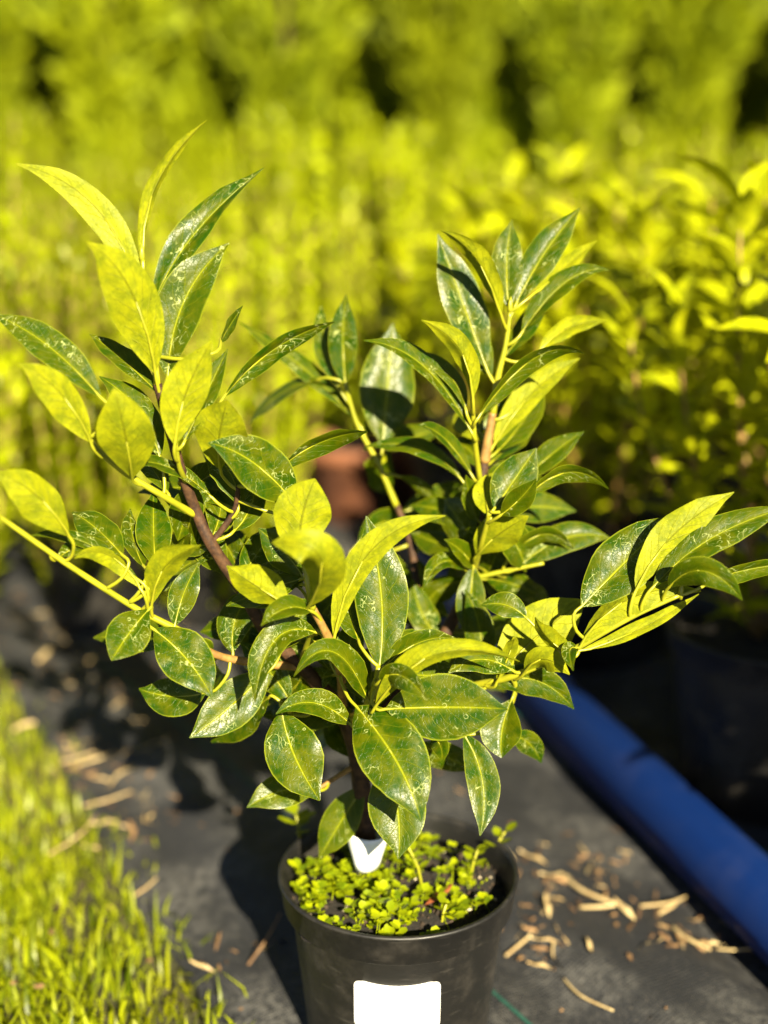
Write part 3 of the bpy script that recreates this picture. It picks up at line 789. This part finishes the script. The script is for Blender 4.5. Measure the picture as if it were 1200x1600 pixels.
# ------------------------------------------------------------------ conifer hedge behind
def thuja_mesh(seed, H, Rr):
    rg = random.Random(seed); V, F = [], []
    for k in range(3600):
        t = rg.random() ** .9; z = .08 + t * (H - .08)
        rad = Rr * (.38 + .62 * min(1, max(0, (z - .75) / .5))) * (1 - .75 * max(0, (z / H - .6) / .4) ** 1.6) * (.85 + .3 * mnoise.noise(Vector((seed, z * 3, 0))))
        an = rg.uniform(0, 6.283)
        rad *= 1 + .22 * mnoise.noise(Vector((math.cos(an) * 1.6, math.sin(an) * 1.6, z * 2.2 + seed)))
        r = rad * (1 - .45 * rg.random() ** 2)
        c = Vector((r * math.cos(an), r * math.sin(an), z))
        a2 = an + rg.uniform(-.8, .8); el = rg.uniform(.5, 1.4)
        d = Vector((math.cos(a2) * math.cos(el), math.sin(a2) * math.cos(el), math.sin(el)))
        nn = Vector((rg.uniform(-1, 1), rg.uniform(-1, 1), rg.uniform(-.4, .6))); nn = (nn - d * nn.dot(d)).normalized()
        L = rg.uniform(.07, .14)
        rhomb(V, F, c, d, nn, L, L * .45, .1)
        rhomb(V, F, c + d * L * .3, (d + nn * .5).normalized(), (nn - d * .5).normalized(), L * .7, L * .3, .1)
    tv, tf = tube_geo([Vector((0, 0, -.02)), Vector((.01, 0, H * .5)), Vector((0, 0, H * .92))], [.03, .02, .006], 7)
    return mesh('conifer_crown_%d' % seed, V, F, M['thuja']), mesh('conifer_trunk_%d' % seed, tv, tf, M['bark'])
TM = [thuja_mesh(300 + i, 2.35 + .15 * i, .37) for i in range(4)]
rt_ = random.Random(9)
for ri, ty in enumerate((6.9, 7.5, 8.0)):
    x = -3.4 - ri * .6
    while x < 3.6 + ri * .6:
        o = empty('conifer', (x + rt_.uniform(-.07, .07), ty + rt_.uniform(-.12, .12), 0), ('tall columnar conifer in the hedge behind the field shrubs', 'tall columnar conifer in the second row at the back of the hedge', 'tall columnar conifer filling the gaps at the very back of the hedge')[ri], 'conifer', ('hedge of conifers', 'back row of conifers', 'rearmost row of conifers')[ri])
        o.rotation_euler.z = rt_.uniform(0, 6.28); s_ = rt_.uniform(.9, 1.1) * (1 + .15 * ri); o.scale = (s_, s_, s_)
        k = rt_.randrange(4); link('crown', TM[k][0], o); link('trunk', TM[k][1], o)
        x += (.68, .44, .36)[ri] + rt_.uniform(-.06, .12)

# ------------------------------------------------------------------ laurels in black pots along the pipe, two added out of view for shade
BP = make_pot_meshes(.125, .098, .205, .03, 'row')
V, F = soil_geo(.117, .187, .005, 32); BSOIL = mesh('soil_row', V, F, M['soil'])
rb_ = random.Random(31)
def bg_leaf_mesh(seed, L, Wd):
    path = [Vector((L * t, 0, .25 * L * t * (1 - t) * 1.2 - .12 * L * t * t)) for t in [i / 7 for i in range(8)]]
    norms = [Vector((0, 0, 1))] * 8
    V, F, U, Mt = [], [], [], []
    for i, p in enumerate(path):
        t = i / 7; wd = max(.5 * Wd * width_profile(t, 'e'), .0004)
        for j, v in enumerate((-1, -.5, 0, .5, 1)):
            V.append(p + Vector((0, v * wd, abs(v) * wd * .35 + .04 * wd * math.sin(t * 9 + seed + v)))); U.append((t, (v + 1) / 2)); Mt.append((t * L * 55, v * wd * 55))
    for i in range(7):
        for j in range(4):
            a = i * 5 + j; F.append((a, a + 5, a + 6, a + 1))
    return mesh('far_leaf', V, F, M['leaf_far'], True, {'unit': U, 'metric': Mt})
LM = [bg_leaf_mesh(i, (.094 - .008 * i), .034 - .002 * i) for i in range(4)]
def pot_laurel(x, y, H, nsh, label, seed, spread=.19, small=0.6):
    rg = random.Random(seed)
    o = empty('laurel_shrub', (x, y, .19), label, 'shrub', None)
    for k in range(nsh):
        an = k * 2.4 + rg.uniform(-.4, .4); rr = spread * math.sqrt((k + .6) / nsh); h = (H - .18) * rg.uniform(.75, 1.05)
        p0 = Vector((.02 * math.cos(an), .02 * math.sin(an), 0)); p1 = Vector((rr * .9 * math.cos(an), rr * .9 * math.sin(an), h * .45)); p2 = Vector((rr * math.cos(an), rr * math.sin(an), h))
        cur = lambda t: p0 * (1 - t) ** 2 + p1 * 2 * t * (1 - t) + p2 * t * t
        pts = [cur(i / 8) for i in range(9)]
        V, F = tube_geo(pts, [.0042 - .003 * i / 8 for i in range(9)], 6)
        link('stem', mesh('stem', V, F, M['bark_light']), o)
        q = 0; t = .06
        while t < 1.0:
            c = cur(t); an2 = q * 2.4 + rg.uniform(-.4, .4) + an
            el = rg.uniform(.0, .8) + .35 * t
            d = Vector((math.cos(an2) * math.cos(el), math.sin(an2) * math.cos(el), math.sin(el)))
            nn = (Vector((0, 0, 1)) - d * d.z).normalized()
            nn = Quaternion(d, rg.uniform(-.6, .6)) @ nn
            s_ = d.cross(nn)
            sc_ = rg.uniform(.75, 1.15) * (small + (1 - small) * min(1, t * 1.6))
            m = Matrix((( d.x, -s_.x, nn.x, c.x), (d.y, -s_.y, nn.y, c.y), (d.z, -s_.z, nn.z, c.z), (0, 0, 0, 1)))
            lo = link('leaf', LM[rg.randrange(4)], o); lo.matrix_local = m @ Matrix.Scale(sc_, 4)
            q += 1; t += .027 + .010 * (1 - t)
    return o
spots = [(.435, 1.38, .64, 10, 'bright yellow-green laurel in the black pot touching the middle of the blue pipe', 51),
         (.31, 1.82, .63, 10, 'yellow-green laurel in the pot just beyond the middle of the blue pipe', 52),
         (.58, 1.65, .66, 10, 'yellow-green laurel standing directly behind the pot with the pale cane', 53),
         (.165, 2.24, .62, 9, 'low yellow-green laurel in the black pot at the far end of the pipe', 54),
         (.60, .95, .66, 11, 'unseen laurel added at the near end of the pipe to shade the pot beyond', 55),  # out of view, added so its shadow darkens the pot behind it
         (.67, .60, .74, 11, 'unseen laurel added at the start of the row to deepen the shade', 59),  # second unseen shrub, added to thicken the shadow on the same pot
         (.46, 2.12, .66, 10, 'yellow-green laurel in the last potted row before the field shrubs', 56),
         (.88, 1.48, .74, 8, 'laurel in the black pot farthest away from the blue pipe', 57),
         (.76, 1.96, .68, 9, 'laurel at the outer end of the last potted row', 58)]
plab = ['large black pot touching the middle of the blue pipe', 'large black pot just beyond the middle of the blue pipe', 'large black pot directly behind the one with the pale cane',
        'large black pot at the far end of the blue pipe', 'large black pot of the added shading laurel at the near end of the pipe', 'large black pot of the added unseen laurel at the start of the row', 'large black pot in the last row before the field shrubs',  # includes the pots under the two laurels added for shade
        'large black pot farthest away from the blue pipe', 'large black pot at the outer end of the last potted row']
for (x, y, H, nsh, lab, sd), pl in zip(spots, plab):
    nursery_pot(x, y, BP, BSOIL, pl, 'large black pots along the pipe')
    pot_laurel(x, y, H, nsh, lab, sd)
# bamboo cane in the nearest of these pots
V, F = tube_geo(catmull([Vector((0, 0, -.02)), Vector((-.004, .0, .14)), Vector((-.012, .01, .30)), Vector((-.01, .0, .47))], 4), [.0035] * 13, 8)
link('bamboo_cane', mesh('bamboo_cane', V, F, M['straw']), None, (.415, 1.30, .19), label='thin pale cane stuck in the black pot touching the pipe', category='cane')
# brown clay pots glimpsed through the shrub
CV, CF = lathe_geo([(0, .003), (.055, .003), (.055, 0), (.06, .002), (.082, .12), (.090, .122), (.093, .15), (.089, .152), (.084, .148), (.078, .12), (.058, .01)], 40)
CM = mesh('clay_pot_wall', CV, CF, M['terracotta'])
V, F = soil_geo(.08, .135, .004, 24); CSOIL = mesh('soil_clay', V, F, M['soil'])
for (x, y) in ((-.07, 2.5), (.075, 2.56)):
    o = empty('clay_pot', (x, y, .012), 'brown clay pot between the far end of the pipe and the field shrubs', 'pot', 'brown clay pots')
    link('pot_wall', CM, o); link('soil', CSOIL, o)

# ------------------------------------------------------------------ lawn
rg = random.Random(77)
V, F = [], []
def blade(x, y, z, h, wd, lean, az):
    d = Vector((math.cos(az), math.sin(az), 0)); sd = Vector((-d.y, d.x, 0)) * wd; b = len(V)
    p0 = Vector((x, y, z)); p1 = p0 + Vector((0, 0, h * .55)) + d * lean * .3; p2 = p0 + Vector((0, 0, h * (1 - .25 * lean / h))) + d * lean
    V.extend([p0 - sd, p0 + sd, p1 + sd * .8, p1 - sd * .8, p2]); F.extend([(b, b + 1, b + 2, b + 3), (b + 3, b + 2, b + 4)])
cnt = 0
while cnt < 38000:
    y = .55 + 1.9 * rg.random() ** 1.1; x = rg.uniform(-1.25, .25)
    e = edge_dist(x, y)
    lim = -.03 + .035 * mnoise.noise(Vector((x * 7, y * 7, 1)))
    if e > lim: continue
    far = max(0, (y - 1.5) / .6)
    if e > lim - .09 and rg.random() < .45 + .3 * far: continue
    if rg.random() < far * .35: continue
    h = rg.uniform(.010, .042) * (1 + .35 * mnoise.noise(Vector((x * 10, y * 10, 5)))) * (1 - .25 * min(1, far))
    if e > lim - .05: h *= .75
    blade(x, y, 0, h, rg.uniform(.0010, .0025), rg.uniform(.2, .9) * h, rg.uniform(0, 6.28)); cnt += 1
for k in range(260):
    y = rg.uniform(.7, 1.5); x = rg.uniform(-.7, .05)
    if edge_dist(x, y) > 0: continue
    blade(x, y, 0, rg.uniform(.035, .055), .0016, rg.uniform(.01, .04), rg.uniform(0, 6.28))
link('grass', mesh('grass', V, F, M['grass']), None, kind='stuff', label='short sunlit lawn grass beside the black fabric', category='grass')

# ------------------------------------------------------------------ dry litter
def gpt(px, py):
    p = on_plane(px, py, .016); p.z = max(fz(p.x, p.y), .012); return p
def stalk(px0, py0, px1, py1, r, mat, name, label, category, group, bend=.0, lift=.004):
    r *= .55
    a, b = gpt(px0, py0), gpt(px1, py1); a.z += r; b.z += r + lift
    m = (a + b) * .5 + Vector((b.y - a.y, a.x - b.x, 0)) * bend + Vector((0, 0, r))
    pts = catmull([a, m, b], 6)
    V, F = tube_geo([p - a for p in pts], [r * (1 - .4 * abs(i / (len(pts) - 1) - .3)) for i in range(len(pts))], 7)
    for v in V: v.z = max(v.z, -r * .9)
    return link(name, mesh(name, V, F, M[mat]), None, a, label=label, category=category, **({'group': group} if group else {}))
for a in [(865,1485,880,1530,.0022),(880,1530,958,1588,.0022),(790,1490,855,1420,.0026),(880,1385,960,1435,.0042),(905,1432,960,1436,.0032),(1000,1420,1075,1402,.0026),(1030,1425,1060,1408,.0036),(1120,1478,1175,1484,.0020),(1050,1452,1110,1492,.0035)]:
    stalk(*a[:4], a[4], 'straw', 'dry_stalk', 'pale dry straw stalk on the fabric between the pot and the pipe', 'straw', 'straw stalks between pot and pipe', .12)
for a in [(78,1335,150,1280,.0026),(210,1210,170,1240,.003),(230,1185,270,1165,.002),(130,1260,205,1245,.0024),(60,1040,80,1010,.006),(20,1140,55,1138,.006),(120,1200,180,1190,.003),(210,1395,245,1375,.0022),(95,1195,150,1185,.003)]:
    stalk(*a[:4], a[4], 'straw', 'dry_stalk', 'pale dry straw stalk at the edge between lawn and fabric', 'straw', 'straw stalks at the lawn edge', .1)
stalk(388, 1510, 440, 1465, .0024, 'brown_litter', 'twig', 'short brown twig leaning up from the lawn edge next to the pot', 'twig', None, .05, .02)
# crumpled scraps: one mass
rg = random.Random(13)
V, F = [], []
def scrap(p, L, Wd):
    an = rg.uniform(0, 6.28); d = Vector((math.cos(an), math.sin(an), rg.uniform(-.1, .35))).normalized()
    nn = (Vector((rg.uniform(-.5, .5), rg.uniform(-.5, .5), 1)) - d * 0).normalized(); nn = (nn - d * nn.dot(d)).normalized(); s_ = d.cross(nn); b = len(V)
    for t, wv, l in ((0, .3, 0), (.35, 1, .25), (.7, .8, .05), (1, .15, .2)):
        V.extend([p + d * L * t + s_ * Wd * wv + nn * L * l * .5, p + d * L * t - s_ * Wd * wv + nn * L * l * .2])
    for k in range(3): F.append((b + 2 * k, b + 2 * k + 1, b + 2 * k + 3, b + 2 * k + 2))
cl = [(920,1345,50,26),(1090,1470,50,22),(830,1450,30,16),(850,1490,40,14),(870,1400,45,20),(190,1230,80,40),(120,1190,60,30),(230,1300,60,20),(150,1080,70,26),(300,1000,80,14),(60,1060,60,26),(540,990,60,8),(330,960,60,8),(760,1390,40,20),(960,1400,80,16),(720,1265,40,6),(1000,1480,90,14),(345,1500,50,8),(100,990,60,24),(210,1010,60,18),(330,1015,70,14),(40,960,50,20)]
for cx, cy, sp, nn_ in cl:
    for k in range(int(nn_ * .34)):
        p = gpt(cx + rg.gauss(0, sp * .8), cy + rg.gauss(0, sp * .4)); p.z += .001
        L = rg.uniform(.008, .032); scrap(p, L, L * rg.uniform(.025, .09))
link('leaf_litter', mesh('leaf_litter', V, F, M['straw'], False), None, kind='stuff', label='crumpled tan leaf and straw scraps scattered over the black fabric', category='litter')
V, F = [], []
for cx, cy, sp, nn_ in cl:
    for k in range(int(nn_ * .65)):
        p = gpt(cx + rg.gauss(0, sp * .8), cy + rg.gauss(0, sp * .4)); p.z += .001
        L = rg.uniform(.005, .020); scrap(p, L, L * rg.uniform(.04, .16))
for k in range(500):
    p = Vector((rg.uniform(-.8, .6), rg.uniform(.8, 2.3), 0))
    if edge_dist(p.x, p.y) < -.25: continue
    p.z = fz(p.x, p.y) + .001; L = rg.uniform(.003, .010); scrap(p, L, L * .3)
link('leaf_litter', mesh('brown_leaf_litter', V, F, M['brown_litter'], False), None, kind='stuff', label='small brown leaf crumbs scattered thinly over the black fabric', category='litter')
